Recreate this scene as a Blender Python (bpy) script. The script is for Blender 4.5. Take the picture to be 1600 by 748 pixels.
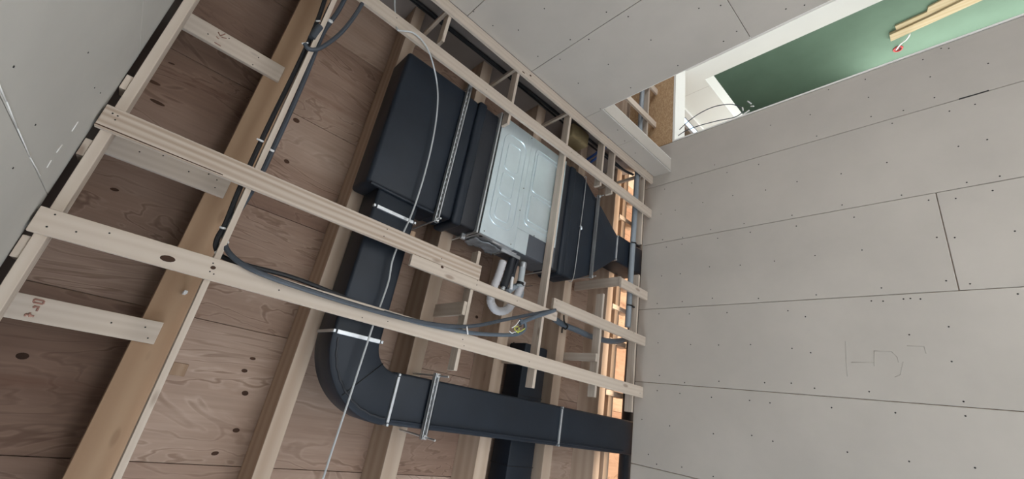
import bpy, bmesh, math, random
from mathutils import Vector, Matrix
random.seed(7)
for o in list(bpy.data.objects): bpy.data.objects.remove(o)
scn = bpy.context.scene
col = scn.collection

# ---------------------------------------------------------------- units, camera
# Working unit u: height of the ceiling battens above the camera (1.92 m). World metres = u * S, floor at z = 0.
S, CZ = 1.92, 1.6
FPX = 660.73
RC = ((0.16342448, 0.72307067, -0.6711641), (-0.91375588, 0.36742494, 0.17334675), (0.37194438, 0.58495104, 0.72075631))
cam = bpy.data.objects.new('camera', bpy.data.cameras.new('camera'))
col.objects.link(cam)
cam.data.sensor_width = 36.0
cam.data.lens = 36.0 * FPX / 1600.0
cam.data.clip_start = 0.02
r0, r1, r2 = (Vector(r) for r in RC)
m = Matrix((r0, -r1, -r2)).transposed().to_4x4()
m.translation = (0, 0, CZ)
cam.matrix_world = m
scn.camera = cam

scn.view_settings.view_transform = 'Standard'
scn.view_settings.look = 'None'
scn.view_settings.gamma = 1.0
scn.view_settings.use_curve_mapping = False
scn.view_settings.exposure = 0.35

world = bpy.data.worlds.new('sky'); scn.world = world; world.use_nodes = True
bg = world.node_tree.nodes['Background']
bg.inputs[0].default_value = (0.62, 0.78, 1.0, 1); bg.inputs[1].default_value = 1.0

def area(name, loc, target, sx, sy, power, color):
    l = bpy.data.lights.new(name, 'AREA'); l.shape = 'RECTANGLE'
    l.size = sx * S; l.size_y = sy * S; l.energy = power; l.color = color
    o = bpy.data.objects.new(name, l); col.objects.link(o)
    p = Vector(loc); t = Vector(target)
    o.rotation_euler = (t - p).to_track_quat('-Z', 'Y').to_euler()
    o.location = (loc[0]*S, loc[1]*S, loc[2]*S + CZ)
    return o
# daylight entering by the windows of this room and of the rooms behind the walls, plus an added warm lamp
area('daylight_window', (-1.66, 0.60, 0.35), (0.6, 0.6, -0.30), 0.95, 0.92, 60, (0.82, 0.91, 1.0))
area('daylight_next_room', (1.62, 2.95, 0.25), (1.75, 1.7, 0.55), 0.5, 1.0, 42, (0.90, 0.96, 1.0))
area('daylight_green_room', (2.3, 3.05, -0.3), (2.5, 1.8, -0.3), 0.4, 1.2, 18, (1.0, 0.99, 0.97))
area('daylight_corridor', (2.98, 0.7, 0.0), (1.6, 1.2, 0.5), 1.2, 1.2, 75, (0.95, 0.97, 1.0))
area('warm_lamp_room_behind', (0.45, 2.5, 0.1), (0.45, 1.68, 1.15), 1.6, 0.5, 170, (1.0, 0.80, 0.60))  # unseen warm lamp added behind the front wall to light the plate
sl = bpy.data.lights.new('sun', 'SUN'); sl.energy = 42.0; sl.angle = 0.03; sl.color = (0.98, 0.985, 1.0)
sun = bpy.data.objects.new('sun', sl); col.objects.link(sun)
sun.rotation_euler = Vector((0.866, 0.05, -0.47)).to_track_quat('-Z', 'Y').to_euler()
sun.location = (-8, 0, 9)

# ---------------------------------------------------------------- pixel helper (direction only; depth from a known plane)
def P(x, y, ax, v):
    a, b = (x - 800) / FPX, (y - 374) / FPX
    d = [RC[0][i]*a + RC[1][i]*b + RC[2][i] for i in range(3)]
    k = v / d['XYZ'.index(ax)]
    return (d[0]*k, d[1]*k, d[2]*k)

# ---------------------------------------------------------------- materials
def nm(name, rough=0.7, spec=0.3, metal=0.0):
    mt = bpy.data.materials.new(name); mt.use_nodes = True
    nt = mt.node_tree; b = nt.nodes['Principled BSDF']
    b.inputs['Roughness'].default_value = rough
    b.inputs['Specular IOR Level'].default_value = spec
    b.inputs['Metallic'].default_value = metal
    return mt, nt, b
def node(nt, t, **kw):
    n = nt.nodes.new(t)
    for k, v in kw.items(): setattr(n, k, v)
    return n
def ramp(nt, fac, stops):
    r = node(nt, 'ShaderNodeValToRGB')
    e = r.color_ramp.elements
    while len(e) < len(stops): e.new(0.5)
    for s, (p, c) in zip(e, stops):
        s.position = p; s.color = (c[0], c[1], c[2], 1)
    nt.links.new(fac, r.inputs[0]); return r
def coords(nt, scale, rnd=40.0):
    tc = node(nt, 'ShaderNodeTexCoord'); oi = node(nt, 'ShaderNodeObjectInfo')
    mp = node(nt, 'ShaderNodeMapping'); mp.inputs['Scale'].default_value = scale
    ml = node(nt, 'ShaderNodeMath', operation='MULTIPLY'); ml.inputs[1].default_value = rnd
    ad = node(nt, 'ShaderNodeVectorMath', operation='ADD')
    nt.links.new(oi.outputs['Random'], ml.inputs[0])
    nt.links.new(tc.outputs['Object'], mp.inputs['Vector'])
    nt.links.new(mp.outputs[0], ad.inputs[0]); nt.links.new(ml.outputs[0], ad.inputs[1])
    return ad.outputs[0], oi, tc
def noise(nt, vec, scale, detail=4, rough=0.55, dist=0.0):
    n = node(nt, 'ShaderNodeTexNoise')
    n.inputs['Scale'].default_value = scale; n.inputs['Detail'].default_value = detail
    n.inputs['Roughness'].default_value = rough; n.inputs['Distortion'].default_value = dist
    nt.links.new(vec, n.inputs['Vector']); return n
def mix(nt, fac, a, b, mode='MIX'):
    x = node(nt, 'ShaderNodeMix', data_type='RGBA', blend_type=mode)
    for s, v in ((x.inputs[0], fac), (x.inputs[6], a), (x.inputs[7], b)):
        if isinstance(v, (int, float)): s.default_value = v
        elif isinstance(v, tuple): s.default_value = (v[0], v[1], v[2], 1)
        else: nt.links.new(v, s)
    return x.outputs[2]
def bump(nt, b, h, strength, dist=0.002):
    n = node(nt, 'ShaderNodeBump'); n.inputs['Strength'].default_value = strength
    n.inputs['Distance'].default_value = dist
    nt.links.new(h, n.inputs['Height']); nt.links.new(n.outputs[0], b.inputs['Normal'])

def wood(name, axis, light, dark, rings=1.0, knots=0.5, rough=0.75):
    """sawn timber with the grain along one local axis"""
    mt, nt, b = nm(name, rough, 0.2)
    sc = [16.0, 16.0, 16.0]; sc['XYZ'.index(axis)] = 0.9
    v, oi, tc = coords(nt, sc)
    n1 = noise(nt, v, 1.0, 5, 0.6, 0.6)
    w = node(nt, 'ShaderNodeTexWave', wave_type='RINGS', rings_direction=axis)
    w.inputs['Scale'].default_value = 0.9 * rings; w.inputs['Distortion'].default_value = 5.0
    w.inputs['Detail'].default_value = 2.0; w.inputs['Detail Scale'].default_value = 0.8
    nt.links.new(v, w.inputs['Vector'])
    f = node(nt, 'ShaderNodeMath', operation='MULTIPLY_ADD'); f.inputs[1].default_value = 0.45
    nt.links.new(w.outputs['Fac'], f.inputs[0]); 
    g = node(nt, 'ShaderNodeMath', operation='MULTIPLY'); g.inputs[1].default_value = 0.6
    nt.links.new(n1.outputs['Fac'], g.inputs[0]); nt.links.new(g.outputs[0], f.inputs[2])
    r = ramp(nt, f.outputs[0], [(0.2, light), (0.85, dark)])
    # piece to piece variation
    hs = node(nt, 'ShaderNodeHueSaturation')
    mr = node(nt, 'ShaderNodeMapRange'); mr.inputs['To Min'].default_value = 0.86; mr.inputs['To Max'].default_value = 1.1
    nt.links.new(oi.outputs['Random'], mr.inputs[0]); nt.links.new(mr.outputs[0], hs.inputs['Value'])
    nt.links.new(r.outputs[0], hs.inputs['Color'])
    # knots
    sk = [9.0, 9.0, 9.0]; sk['XYZ'.index(axis)] = 3.0
    v2, _, _ = coords(nt, sk, 17.0)
    vo = node(nt, 'ShaderNodeTexVoronoi'); vo.inputs['Scale'].default_value = 1.0
    nt.links.new(v2, vo.inputs['Vector'])
    kr = ramp(nt, vo.outputs['Distance'], [(0.07, (1, 1, 1)), (0.13, (0, 0, 0))])
    kf = node(nt, 'ShaderNodeMath', operation='MULTIPLY'); kf.inputs[1].default_value = knots
    nt.links.new(kr.outputs[0], kf.inputs[0])
    c = mix(nt, kf.outputs[0], hs.outputs[0], (0.13, 0.06, 0.03))
    nt.links.new(c, b.inputs['Base Color'])
    bump(nt, b, n1.outputs['Fac'], 0.35, 0.0015)
    return mt
PINE = {a: wood('pine_' + a, a, (0.60, 0.515, 0.435), (0.54, 0.45, 0.37), 1.0, 0.5) for a in 'XYZ'}
GRAINY = wood('wavy_grained_pine', 'Y', (0.62, 0.53, 0.45), (0.40, 0.30, 0.225), 1.3, 0.5)
JOIST = wood('joist_timber', 'X', (0.53, 0.42, 0.33), (0.43, 0.32, 0.24), 0.35, 0.3)
BEAM = wood('beam_timber', 'X', (0.50, 0.335, 0.215), (0.42, 0.265, 0.165), 0.35, 0.3)
DARKWOOD = wood('planed_timber', 'X', (0.42, 0.29, 0.20), (0.30, 0.19, 0.12), 0.8, 0.4)

def plywood(name='plywood', tone=1.0):
    """rotary cut veneer: contour figure stretched along the sheet, dull red brown"""
    mt, nt, b = nm(name, 0.7, 0.25)
    v, oi, tc = coords(nt, (2.8, 0.8, 2.0), 60)
    n1 = noise(nt, v, 1.3, 4, 0.5, 0.7)
    big = noise(nt, v, 0.6, 4, 0.6)
    ml = node(nt, 'ShaderNodeMath', operation='MULTIPLY'); ml.inputs[1].default_value = 75.0
    sn = node(nt, 'ShaderNodeMath', operation='SINE')
    nt.links.new(n1.outputs['Fac'], ml.inputs[0]); nt.links.new(ml.outputs[0], sn.inputs[0])
    c1 = ramp(nt, big.outputs['Fac'], [(0.3, (0.24, 0.15, 0.11)), (0.5, (0.36, 0.25, 0.19)), (0.7, (0.46, 0.345, 0.275))])
    c2 = ramp(nt, sn.outputs[0], [(0.0, (0.90, 0.87, 0.85)), (0.7, (1.05, 1.05, 1.05)), (1.0, (0.62, 0.56, 0.52))])
    v4, _, _ = coords(nt, (5.0, 0.9, 3.0), 33)
    msk = noise(nt, v4, 0.9, 3)
    mf = ramp(nt, msk.outputs['Fac'], [(0.38, (0.1, 0.1, 0.1)), (0.62, (0.9, 0.9, 0.9))])
    c = mix(nt, mf.outputs[0], c1.outputs[0], mix(nt, 1.0, c1.outputs[0], c2.outputs[0], 'MULTIPLY'))
    v2, _, _ = coords(nt, (45, 2.2, 20), 30)
    n2 = noise(nt, v2, 1.5, 4, 0.6)
    c3 = ramp(nt, n2.outputs['Fac'], [(0.3, (0.86, 0.85, 0.84)), (0.6, (1.03, 1.03, 1.03))])
    c = mix(nt, 0.8, c, c3.outputs[0], 'MULTIPLY')
    v5, _, _ = coords(nt, (4.5, 0.7, 3.0), 71)
    st = noise(nt, v5, 1.0, 5, 0.65)
    sr = ramp(nt, st.outputs['Fac'], [(0.60, (0, 0, 0)), (0.72, (0.55, 0.55, 0.55))])
    c = mix(nt, sr.outputs[0], c, (0.17, 0.075, 0.045))
    v3, _, _ = coords(nt, (3.2, 1.6, 2.0), 23)
    vo = node(nt, 'ShaderNodeTexVoronoi'); vo.inputs['Scale'].default_value = 1.0
    nt.links.new(v3, vo.inputs['Vector'])
    kr = ramp(nt, vo.outputs['Distance'], [(0.02, (0.9, 0.9, 0.9)), (0.05, (0.4, 0.4, 0.4)), (0.12, (0, 0, 0))])
    c = mix(nt, kr.outputs[0], c, (0.09, 0.04, 0.025))
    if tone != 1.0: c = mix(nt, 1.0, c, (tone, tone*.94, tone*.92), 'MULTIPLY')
    nt.links.new(c, b.inputs['Base Color'])
    bump(nt, b, n2.outputs['Fac'], 0.2, 0.001)
    return mt
PLY = plywood()
PLYD = plywood('plywood_bay_shade', 0.80)  # same plywood, shade of the bay by the back wall put into its colour

def gypsum(name, base, var=0.06, streak=True):
    mt, nt, b = nm(name, 0.85, 0.2)
    v, oi, tc = coords(nt, (1.2, 1.2, 1.2), 20)
    n1 = noise(nt, v, 1.6, 5, 0.6)
    lo = tuple(c * (1 - var) for c in base); hi = tuple(min(1, c * (1 + var)) for c in base)
    r = ramp(nt, n1.outputs['Fac'], [(0.3, lo), (0.7, hi)])
    c = r.outputs[0]
    if streak:   # pale plaster dust rubbed on the card
        v2, _, _ = coords(nt, (7, 7, 2.2), 11)
        n2 = noise(nt, v2, 1.0, 6, 0.7)
        s = ramp(nt, n2.outputs['Fac'], [(0.70, (0, 0, 0)), (0.80, (0.35, 0.35, 0.35))])
        c = mix(nt, s.outputs[0], c, tuple(min(1, x * 1.35) for x in base))
    nt.links.new(c, b.inputs['Base Color'])
    v3, _, _ = coords(nt, (90, 90, 90), 3)
    n3 = noise(nt, v3, 1.0, 3)
    bump(nt, b, n3.outputs['Fac'], 0.08, 0.0006)
    return mt
GYP = gypsum('plasterboard_card', (0.47, 0.43, 0.385))
GYPL = gypsum('plasterboard_pale', (0.50, 0.48, 0.44))
GYPEDGE = gypsum('plaster_edge', (0.80, 0.78, 0.74), 0.03, False)
GREEN = gypsum('green_plasterboard', (0.185, 0.28, 0.21), 0.08)
WHITE = gypsum('white_painted_board', (0.82, 0.80, 0.75), 0.02, False)
CONC = gypsum('concrete_screed', (0.43, 0.44, 0.44), 0.12)
GREYBOARD = gypsum('grey_backing_board', (0.30, 0.265, 0.25), 0.1, False)

def plain(name, colr, rough=0.5, spec=0.4, metal=0.0, var=0.08, bumpy=0.0, bscale=40):
    mt, nt, b = nm(name, rough, spec, metal)
    v, oi, tc = coords(nt, (1, 1, 1), 9)
    n = noise(nt, v, 6.0, 4)
    r = ramp(nt, n.outputs['Fac'], [(0.3, tuple(c*(1-var) for c in colr)), (0.7, tuple(min(1, c*(1+var)) for c in colr))])
    nt.links.new(r.outputs[0], b.inputs['Base Color'])
    if bumpy:
        n2 = noise(nt, v, bscale, 4); bump(nt, b, n2.outputs['Fac'], bumpy, 0.004)
    return mt
RUBBER = plain('black_insulation', (0.010, 0.0155, 0.025), 0.5, 0.36, 0, 0.15, 0.25, 9)
RUBBER2 = plain('black_tape', (0.014, 0.016, 0.022), 0.5, 0.45, 0, 0.15, 0.35, 14)
STEEL = plain('galvanised_steel', (0.62, 0.64, 0.66), 0.42, 0.5, 0.75, 0.1, 0.05, 30)
CASE = plain('zinc_casing', (0.78, 0.89, 0.95), 0.40, 0.5, 0.85, 0.05, 0.04, 12)
CASEDK = plain('dark_casing', (0.10, 0.11, 0.13), 0.45, 0.5, 0.3)
FOIL = plain('clear_film', (0.42, 0.46, 0.50), 0.22, 0.6, 0.4, 0.3, 0.9, 30)
ZINC = plain('zinc_rod', (0.70, 0.71, 0.72), 0.35, 0.5, 0.8)
CABLEBLK = plain('black_cable', (0.018, 0.019, 0.022), 0.5, 0.4)
CABLEGRY = plain('grey_cable', (0.055, 0.065, 0.08), 0.5, 0.4)
CONDUIT = plain('grey_conduit', (0.10, 0.125, 0.155), 0.45, 0.4)
PVC = plain('grey_pvc', (0.26, 0.29, 0.32), 0.4, 0.4)
PVCL = plain('light_grey_pvc', (0.50, 0.54, 0.56), 0.4, 0.4)
WPLAST = plain('white_plastic', (0.80, 0.80, 0.80), 0.4, 0.4)
HOSE = plain('pale_grey_hose', (0.62, 0.61, 0.63), 0.45, 0.4)
WIRE = plain('grey_wire', (0.50, 0.52, 0.53), 0.45, 0.4)
SCREW = plain('dark_screw', (0.02, 0.019, 0.018), 0.5, 0.3)
REDP = plain('red_plastic', (0.55, 0.05, 0.05), 0.4, 0.4)
STAMP = plain('red_ink', (0.42, 0.23, 0.18), 0.8, 0.1, 0, 0.3)
PENCIL = plain('pencil_grey', (0.43, 0.395, 0.355), 0.8, 0.1)
KNOT = plain('knot', (0.06, 0.03, 0.018), 0.7, 0.2, 0, 0.4)
YELLOW = plain('yellow_insulation', (0.27, 0.21, 0.115), 0.9, 0.1, 0, 0.25, 0.8, 60)
YGWIRE = plain('yellow_green_wire', (0.62, 0.66, 0.10), 0.4, 0.4)
BLUE = plain('blue_pipe', (0.02, 0.06, 0.22), 0.4, 0.4)
BLACK = plain('black_plastic', (0.012, 0.012, 0.013), 0.5, 0.3)
FRESH = wood('fresh_trim_timber', 'Z', (0.72, 0.60, 0.40), (0.62, 0.48, 0.28), 0.7, 0.1)
def osb():
    mt, nt, b = nm('oriented_strand_board', 0.75, 0.2)
    v, oi, tc = coords(nt, (45, 45, 90), 5)
    vo = node(nt, 'ShaderNodeTexVoronoi'); vo.inputs['Scale'].default_value = 1.6; vo.inputs['Randomness'].default_value = 1.0
    nt.links.new(v, vo.inputs['Vector'])
    sp = node(nt, 'ShaderNodeSeparateColor'); nt.links.new(vo.outputs['Color'], sp.inputs[0])
    r = ramp(nt, sp.outputs[0], [(0.1, (0.40, 0.25, 0.14)), (0.6, (0.48, 0.32, 0.18)), (0.95, (0.54, 0.38, 0.23))])
    nt.links.new(r.outputs[0], b.inputs['Base Color']); return mt
OSB = osb()
def emis(name, c, s):
    mt, nt, b = nm(name); b.inputs['Base Color'].default_value = (*c, 1)
    b.inputs['Emission Color'].default_value = (*c, 1); b.inputs['Emission Strength'].default_value = s
    return mt
LED = emis('lamp_diffuser', (0.62, 0.80, 1.0), 2.2)
def glass():
    mt, nt, b = nm('window_glass', 0.02, 0.5)
    b.inputs['Transmission Weight'].default_value = 1.0; b.inputs['Base Color'].default_value = (0.95, 0.98, 1, 1); b.inputs['IOR'].default_value = 1.05
    return mt
GLASS = glass()

# ---------------------------------------------------------------- mesh builder (coordinates in u)
def W(p): return Vector((p[0]*S, p[1]*S, p[2]*S + CZ))
mm = lambda v: v / (S * 1000.0)
class MB:
    def __init__(s): s.bm = bmesh.new()
    def box(s, x0, x1, y0, y1, z0, z1, bev=0.0, seg=1):
        t = bmesh.new()
        bmesh.ops.create_cube(t, size=1)
        for v in t.verts:
            v.co = W(((x0+x1)/2 + v.co.x*(x1-x0), (y0+y1)/2 + v.co.y*(y1-y0), (z0+z1)/2 + v.co.z*(z1-z0)))
        if bev: bmesh.ops.bevel(t, geom=t.edges[:], offset=bev*S, segments=seg, profile=0.5, affect='EDGES')
        s.join(t); return s
    def join(s, t):
        me = bpy.data.meshes.new('t'); t.to_mesh(me); t.free(); s.bm.from_mesh(me); bpy.data.meshes.remove(me)
    def prism(s, pts, axis, a, b, bev=0.0, seg=1):
        """outline pts (2-D, the two other axes in order) extruded along axis from a to b"""
        t = bmesh.new(); i = 'XYZ'.index(axis); o = [k for k in range(3) if k != i]
        def mk(p, h):
            c = [0, 0, 0]; c[i] = h; c[o[0]] = p[0]; c[o[1]] = p[1]; return t.verts.new(W(c))
        A = [mk(p, a) for p in pts]; B = [mk(p, b) for p in pts]; n = len(pts)
        t.faces.new(A); t.faces.new(B[::-1])
        for k in range(n): t.faces.new((A[k], B[k], B[(k+1) % n], A[(k+1) % n]))
        bmesh.ops.recalc_face_normals(t, faces=t.faces[:])
        if bev: bmesh.ops.bevel(t, geom=t.edges[:], offset=bev*S, segments=seg, profile=0.5, affect='EDGES')
        s.join(t); return s
    def tube(s, pts, r, n=10, smooth=6, caps=True, rfun=None):
        pts = [Vector(p) for p in pts]
        if smooth > 1 and len(pts) > 2:
            q = []
            for k in range(len(pts)-1):
                a = pts[max(k-1, 0)]; b = pts[k]; c = pts[k+1]; d = pts[min(k+2, len(pts)-1)]
                for j in range(smooth):
                    t = j / smooth
                    q.append(0.5*((2*b) + (c-a)*t + (2*a-5*b+4*c-d)*t*t + (3*b-a-3*c+d)*t**3))
            q.append(pts[-1]); pts = q
        w = [W(p) for p in pts]; rings = []; prev = None; bm = s.bm
        for k, p in enumerate(w):
            d = (w[min(k+1, len(w)-1)] - w[max(k-1, 0)]).normalized()
            if prev is None:
                up = Vector((0, 0, 1)) if abs(d.z) < 0.9 else Vector((1, 0, 0))
                u = d.cross(up).normalized()
            else: u = (prev - d*prev.dot(d)).normalized()
            prev = u; v = d.cross(u)
            rr = (r if rfun is None else rfun(k, len(w)))*S
            rings.append([bm.verts.new(p + (u*math.cos(2*math.pi*j/n) + v*math.sin(2*math.pi*j/n))*rr) for j in range(n)])
        for a, b in zip(rings, rings[1:]):
            for j in range(n):
                f = bm.faces.new((a[j], a[(j+1) % n], b[(j+1) % n], b[j])); f.smooth = True
        if caps: bm.faces.new(rings[0][::-1]); bm.faces.new(rings[-1])
        return s
    def disc(s, c, nrm, r, n=8, t=0.0006, ell=None, rot=0.0):
        """thin domed disc lying on a face: c centre, nrm 'X','-X','Y'... direction it faces"""
        ax = 'XYZ'.index(nrm[-1]); sg = -1 if nrm[0] == '-' else 1
        o = [k for k in range(3) if k != ax]; bm = s.bm
        ra, rb = (r, r) if ell is None else ell
        def mk(h, k, f):
            p = list(c); p[ax] += sg*h
            a = 2*math.pi*k/n; u, v = ra*f*math.cos(a), rb*f*math.sin(a)
            p[o[0]] += u*math.cos(rot) - v*math.sin(rot); p[o[1]] += u*math.sin(rot) + v*math.cos(rot)
            return bm.verts.new(W(p))
        A = [mk(-0.0003, k, 1) for k in range(n)]; B = [mk(t, k, 0.8) for k in range(n)]
        for k in range(n): bm.faces.new((A[k], A[(k+1) % n], B[(k+1) % n], B[k]))
        bm.faces.new(B); return s
    def build(s, name, mat, parent=None, smooth=False, **tags):
        bm = s.bm
        bmesh.ops.recalc_face_normals(bm, faces=bm.faces[:])
        lo = Vector((min(v.co[i] for v in bm.verts) for i in range(3))); hi = Vector((max(v.co[i] for v in bm.verts) for i in range(3)))
        c = (lo + hi) / 2
        for v in bm.verts: v.co -= c
        if smooth:
            for f in bm.faces: f.smooth = True
        me = bpy.data.meshes.new(name); bm.to_mesh(me); bm.free()
        me.materials.append(mat)
        o = bpy.data.objects.new(name, me); col.objects.link(o)
        if parent is not None:
            o.parent = parent
            q = parent; off = Vector()
            while q: off += q.location; q = q.parent
            o.location = c - off
        else: o.location = c
        if smooth and hasattr(me, 'set_sharp_from_angle'): me.set_sharp_from_angle(angle=math.radians(40))
        for k, v in tags.items(): o[k] = v
        return o
def empty(name, loc, **tags):
    o = bpy.data.objects.new(name, None); col.objects.link(o); o.location = W(loc); o.empty_display_size = 0.1
    for k, v in tags.items(): o[k] = v
    return o

# ================================================================ SETTING
YF, XS, YB = 1.645, 1.195, -0.176      # front wall, side wall, back wall (behind the camera)
BT = mm(12.5)                          # board thickness
ZD, ZJ = 1.282, 1.168                  # roof deck underside, joist underside
FL = -CZ / S
X0, X1, Y1 = -1.70, 3.05, 3.15
MB().box(X0-.05, X1+.05, YB-.4, Y1+.05, FL-0.05, FL).build('floor', CONC, kind='structure')

# roof deck with plywood sheets
deck = MB().box(X0-.05, X1+.05, YB-.4, Y1+.05, ZD+mm(19), ZD+mm(60)).build('ceiling', DARKWOOD, kind='structure')
ys = [YB-.38, 0.056, 0.985, 1.91, 2.84, 3.18]
nx = 0; x = -1.794
while x < X1:
    xe = x + 0.3127
    off = [0.0, 0.31][nx % 2]
    edges = [YB-.38, .056, 1.287-off, 2.518-off, Y1]
    for a, b in zip(edges, edges[1:]):
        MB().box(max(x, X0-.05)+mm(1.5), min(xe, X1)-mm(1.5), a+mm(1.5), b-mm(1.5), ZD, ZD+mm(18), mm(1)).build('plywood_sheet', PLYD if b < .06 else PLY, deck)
    x = xe; nx += 1

# front wall: core + boards
MB_core = MB().box(X0, 1.366, YF+BT, YF+BT+mm(70), FL, 1.046)
wf = MB_core.build('wall_front', DARKWOOD, kind='structure')
G = mm(1.6)
jx = [-1.70, -1.352, -1.041, -0.730, -0.419, -0.1085, 0.2025, 0.5130, 0.8260, 1.1360, 1.3690]
fb = []
for k, (a, b) in enumerate(zip(jx, jx[1:])):
    spl = {8: 0.038, 5: -0.36, 9: -0.30, 7: 0.038, 6: -0.45, 4: -.3}.get(k, -0.25)
    if k == 7: spl = 0.038
    if k == 8: spl = -0.40
    top = 1.046
    for z0, z1 in ((FL, spl), (spl, top)):
        fb.append(MB().box(a+G, b-G, YF, YF+BT, z0+G, z1-G, mm(3)).build('plasterboard', GYP, wf))
def pix_screws(pts, ax, v, nrm, r=0.0024):
    mb = MB()
    for x, y in pts: mb.disc(P(x, y, ax, v), nrm, r, 8)
    return mb
cr = lambda x0, y0, z, L: [(x0 + a/z, y0 + b/z) for a, b in L]
scr = cr(1000, 250, 2.67, [(311,20),(363,52),(495,18),(216,96),(103,121),(387,148),(524,125),(655,90),(262,177),(147,209),(88,225),(634,230),(434,265),(295,290),(178,323),(94,332),(110,363),(175,351),(324,326),(460,301),(652,275),(730,398),(561,421),(418,438),(290,445),(168,474),(90,483),(735,562),(494,577),(302,576),(176,590),(72,598),(79,641),(206,641),(363,636),(617,628),(690,653)])
scr += cr(1300, 250, 2.67, [(38,57),(229,10),(42,187),(290,146),(403,167),(562,93),(700,67),(670,127),(516,160),(92,238),(125,375),(437,322),(512,323),(763,296),(476,503),(576,516),(206,533),(164,587),(213,588),(298,579),(327,577),(369,579),(775,558),(487,695),(322,728)])
scr += cr(1000, 468, 2.67, [(75,180),(211,187),(328,189),(461,187),(634,203),(712,221),(81,316),(186,346),(329,340),(520,346),(631,348),(728,369),(72,379),(166,391),(298,407),(457,420),(542,430),(799,450),(8,499),(124,526),(306,559),(466,566),(554,590),(35,645),(69,686),(174,698),(305,737)])
scr += cr(1200, 374, 2.0, [(574,381),(316,475),(611,506),(617,551),(398,541),(248,664),(441,693),(647,713)])
scr += cr(1200, 0, 2.0, [(8,391),(132,358),(189,280),(304,248),(314,304),(152,425),(322,364),(423,345),(388,385),(507,240),(520,305),(567,347),(595,457),(685,436),(647,326),(688,198),(541,151),(565,151),(484,186)])
pix_screws(scr, 'Y', YF, '-Y').build('board_screws', SCREW, wf, kind='stuff')
mk = MB()      # faint pencil marks on one board
def stroke(mb, pts, r=0.0008):
    for (a, b), (c, d) in zip(pts, pts[1:]):
        p, q = P(a, b, 'Y', YF-0.0002), P(c, d, 'Y', YF-0.0002); mb.tube([p, q], r, 5, 1)
for s_ in ([(1321,533),(1322,562),(1324,588)], [(1330,566),(1365,566)], [(1365,548),(1393,549),(1402,558),(1404,566)], [(1366,548),(1366,572)], [(1411,565),(1407,585),(1398,589)], [(1417,540),(1444,541),(1447,552)]):
    stroke(mk, s_)
mk.build('pencil_mark', PENCIL, wf, kind='stuff')
mb = MB(); a = P(1499, 157, 'Y', YF); b = P(1546, 144, 'Y', YF)
mb.prism([(1.1335, a[2]), (1.1345, (a[2]+b[2])/2), (1.1352, b[2]), (1.1385, b[2]), (1.1378, (a[2]+b[2])/2), (1.1385, a[2])], 'Y', YF-0.0008, YF+0.001)
mb.build('chipped_joint', SCREW, wf)

# lintel zone of the opening beside the front wall: strand board and white lining
ws2 = MB().box(1.371, 2.0, YF, YF+mm(18), 0.905, ZD).build('wall_lintel', OSB, kind='structure')
MB().box(1.371, 1.93, YF-mm(4), YF+0.10, 0.893, 0.905, mm(1.5)).build('trim_1', WHITE, kind='structure')
MB().box(1.3705, 1.3775, YF-mm(1), YF+0.05, FL, 0.905).build('trim_2', GYPEDGE, kind='structure')
# front wall continues beyond the opening
MB().box(2.02, X1, YF+.001, YF+mm(60), FL, ZD).build('wall_front_far', WHITE, kind='structure')

# side wall with the doorway (y 1.09 .. front wall, head z 0.909)
YJ, ZH = 1.090, 0.909
XR = 1.268
side = MB()
side.box(XS+BT, XR-BT, YB, YJ-mm(2), FL, 1.0); side.box(XS+BT, XR-BT, YJ-mm(2), YF-.001, ZH+mm(14), 1.0)
side = side.build('wall_side', DARKWOOD, kind='structure')
for (a, b, z0, z1) in ((YB, 0.137, FL, .3), (YB, 0.137, .3, 1.0), (0.137, 0.449, FL, 0.1), (0.137, .449, .1, 1.0), (.449, .761, FL, .52), (.449, .761, .52, 1.0), (.761, YJ, FL, .345), (.761, YJ, .345, 1.0)):
    MB().box(XS, XS+BT, a+G, b-G, z0+G, z1-G, mm(1.2)).build('plasterboard', GYP, side)
MB().box(XS, XS+BT, YJ+G*.2, 1.33, ZH, 1.0-G, mm(1.2)).build('plasterboard', GYP, side)
MB().box(XS, XS+BT, 1.33+G, YF-.001, ZH, 1.0-G, mm(1.2)).build('plasterboard', GYP, side)
MB().box(XS+mm(1), XR, YJ, YF-.001, ZH-mm(0), ZH+BT).build('head_lining', GYP, side)
MB().box(XS+mm(1), XR, YJ-BT, YJ, FL, ZH+BT).build('jamb_lining', GYPEDGE, side)
MB().box(XS-mm(1.5), XS+mm(2), YJ-mm(2.5), YJ+mm(1.5), FL, ZH).build('corner_bead', GYPEDGE, side)
MB().box(XS-mm(1.5), XS+mm(2), YJ-mm(2), YF-.002, ZH-mm(2.5), ZH+mm(2.5)).build('corner_bead', GYPEDGE, side)
MB().box(XR-mm(2), XR+mm(2), YJ+mm(2), YF-.002, ZH-mm(2.5), ZH+mm(2)).build('corner_bead', GYPEDGE, side)
MB().box(XR-BT, XR, YB, YF-.001, ZH+BT, ZD-mm(1)).build('rear_board', GREYBOARD, side)
MB().box(XR-BT, XR, YB, YJ-BT, FL, ZH+BT).build('rear_board', WHITE, side)
s2 = cr(800, 0, 2.0, [(101,27),(20,94),(81,176),(182,124),(240,123),(150,185),(295,38),(363,52),(434,125),(301,201),(207,260),(371,274),(518,205),(584,26),(652,17),(702,98),(661,129),(276,340),(330,406),(352,440),(385,478)])
s2 += [(1228,14), (1257,8), (740, 18), (770,40)]
pix_screws(s2, 'X', XS, '-X').build('board_screws', SCREW, side, kind='stuff')
pix_screws([(975,196),(990,215),(1005,232),(1022,243)], 'Z', ZH, '-Z', 0.0015).build('board_screws', SCREW, side, kind='stuff')

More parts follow.
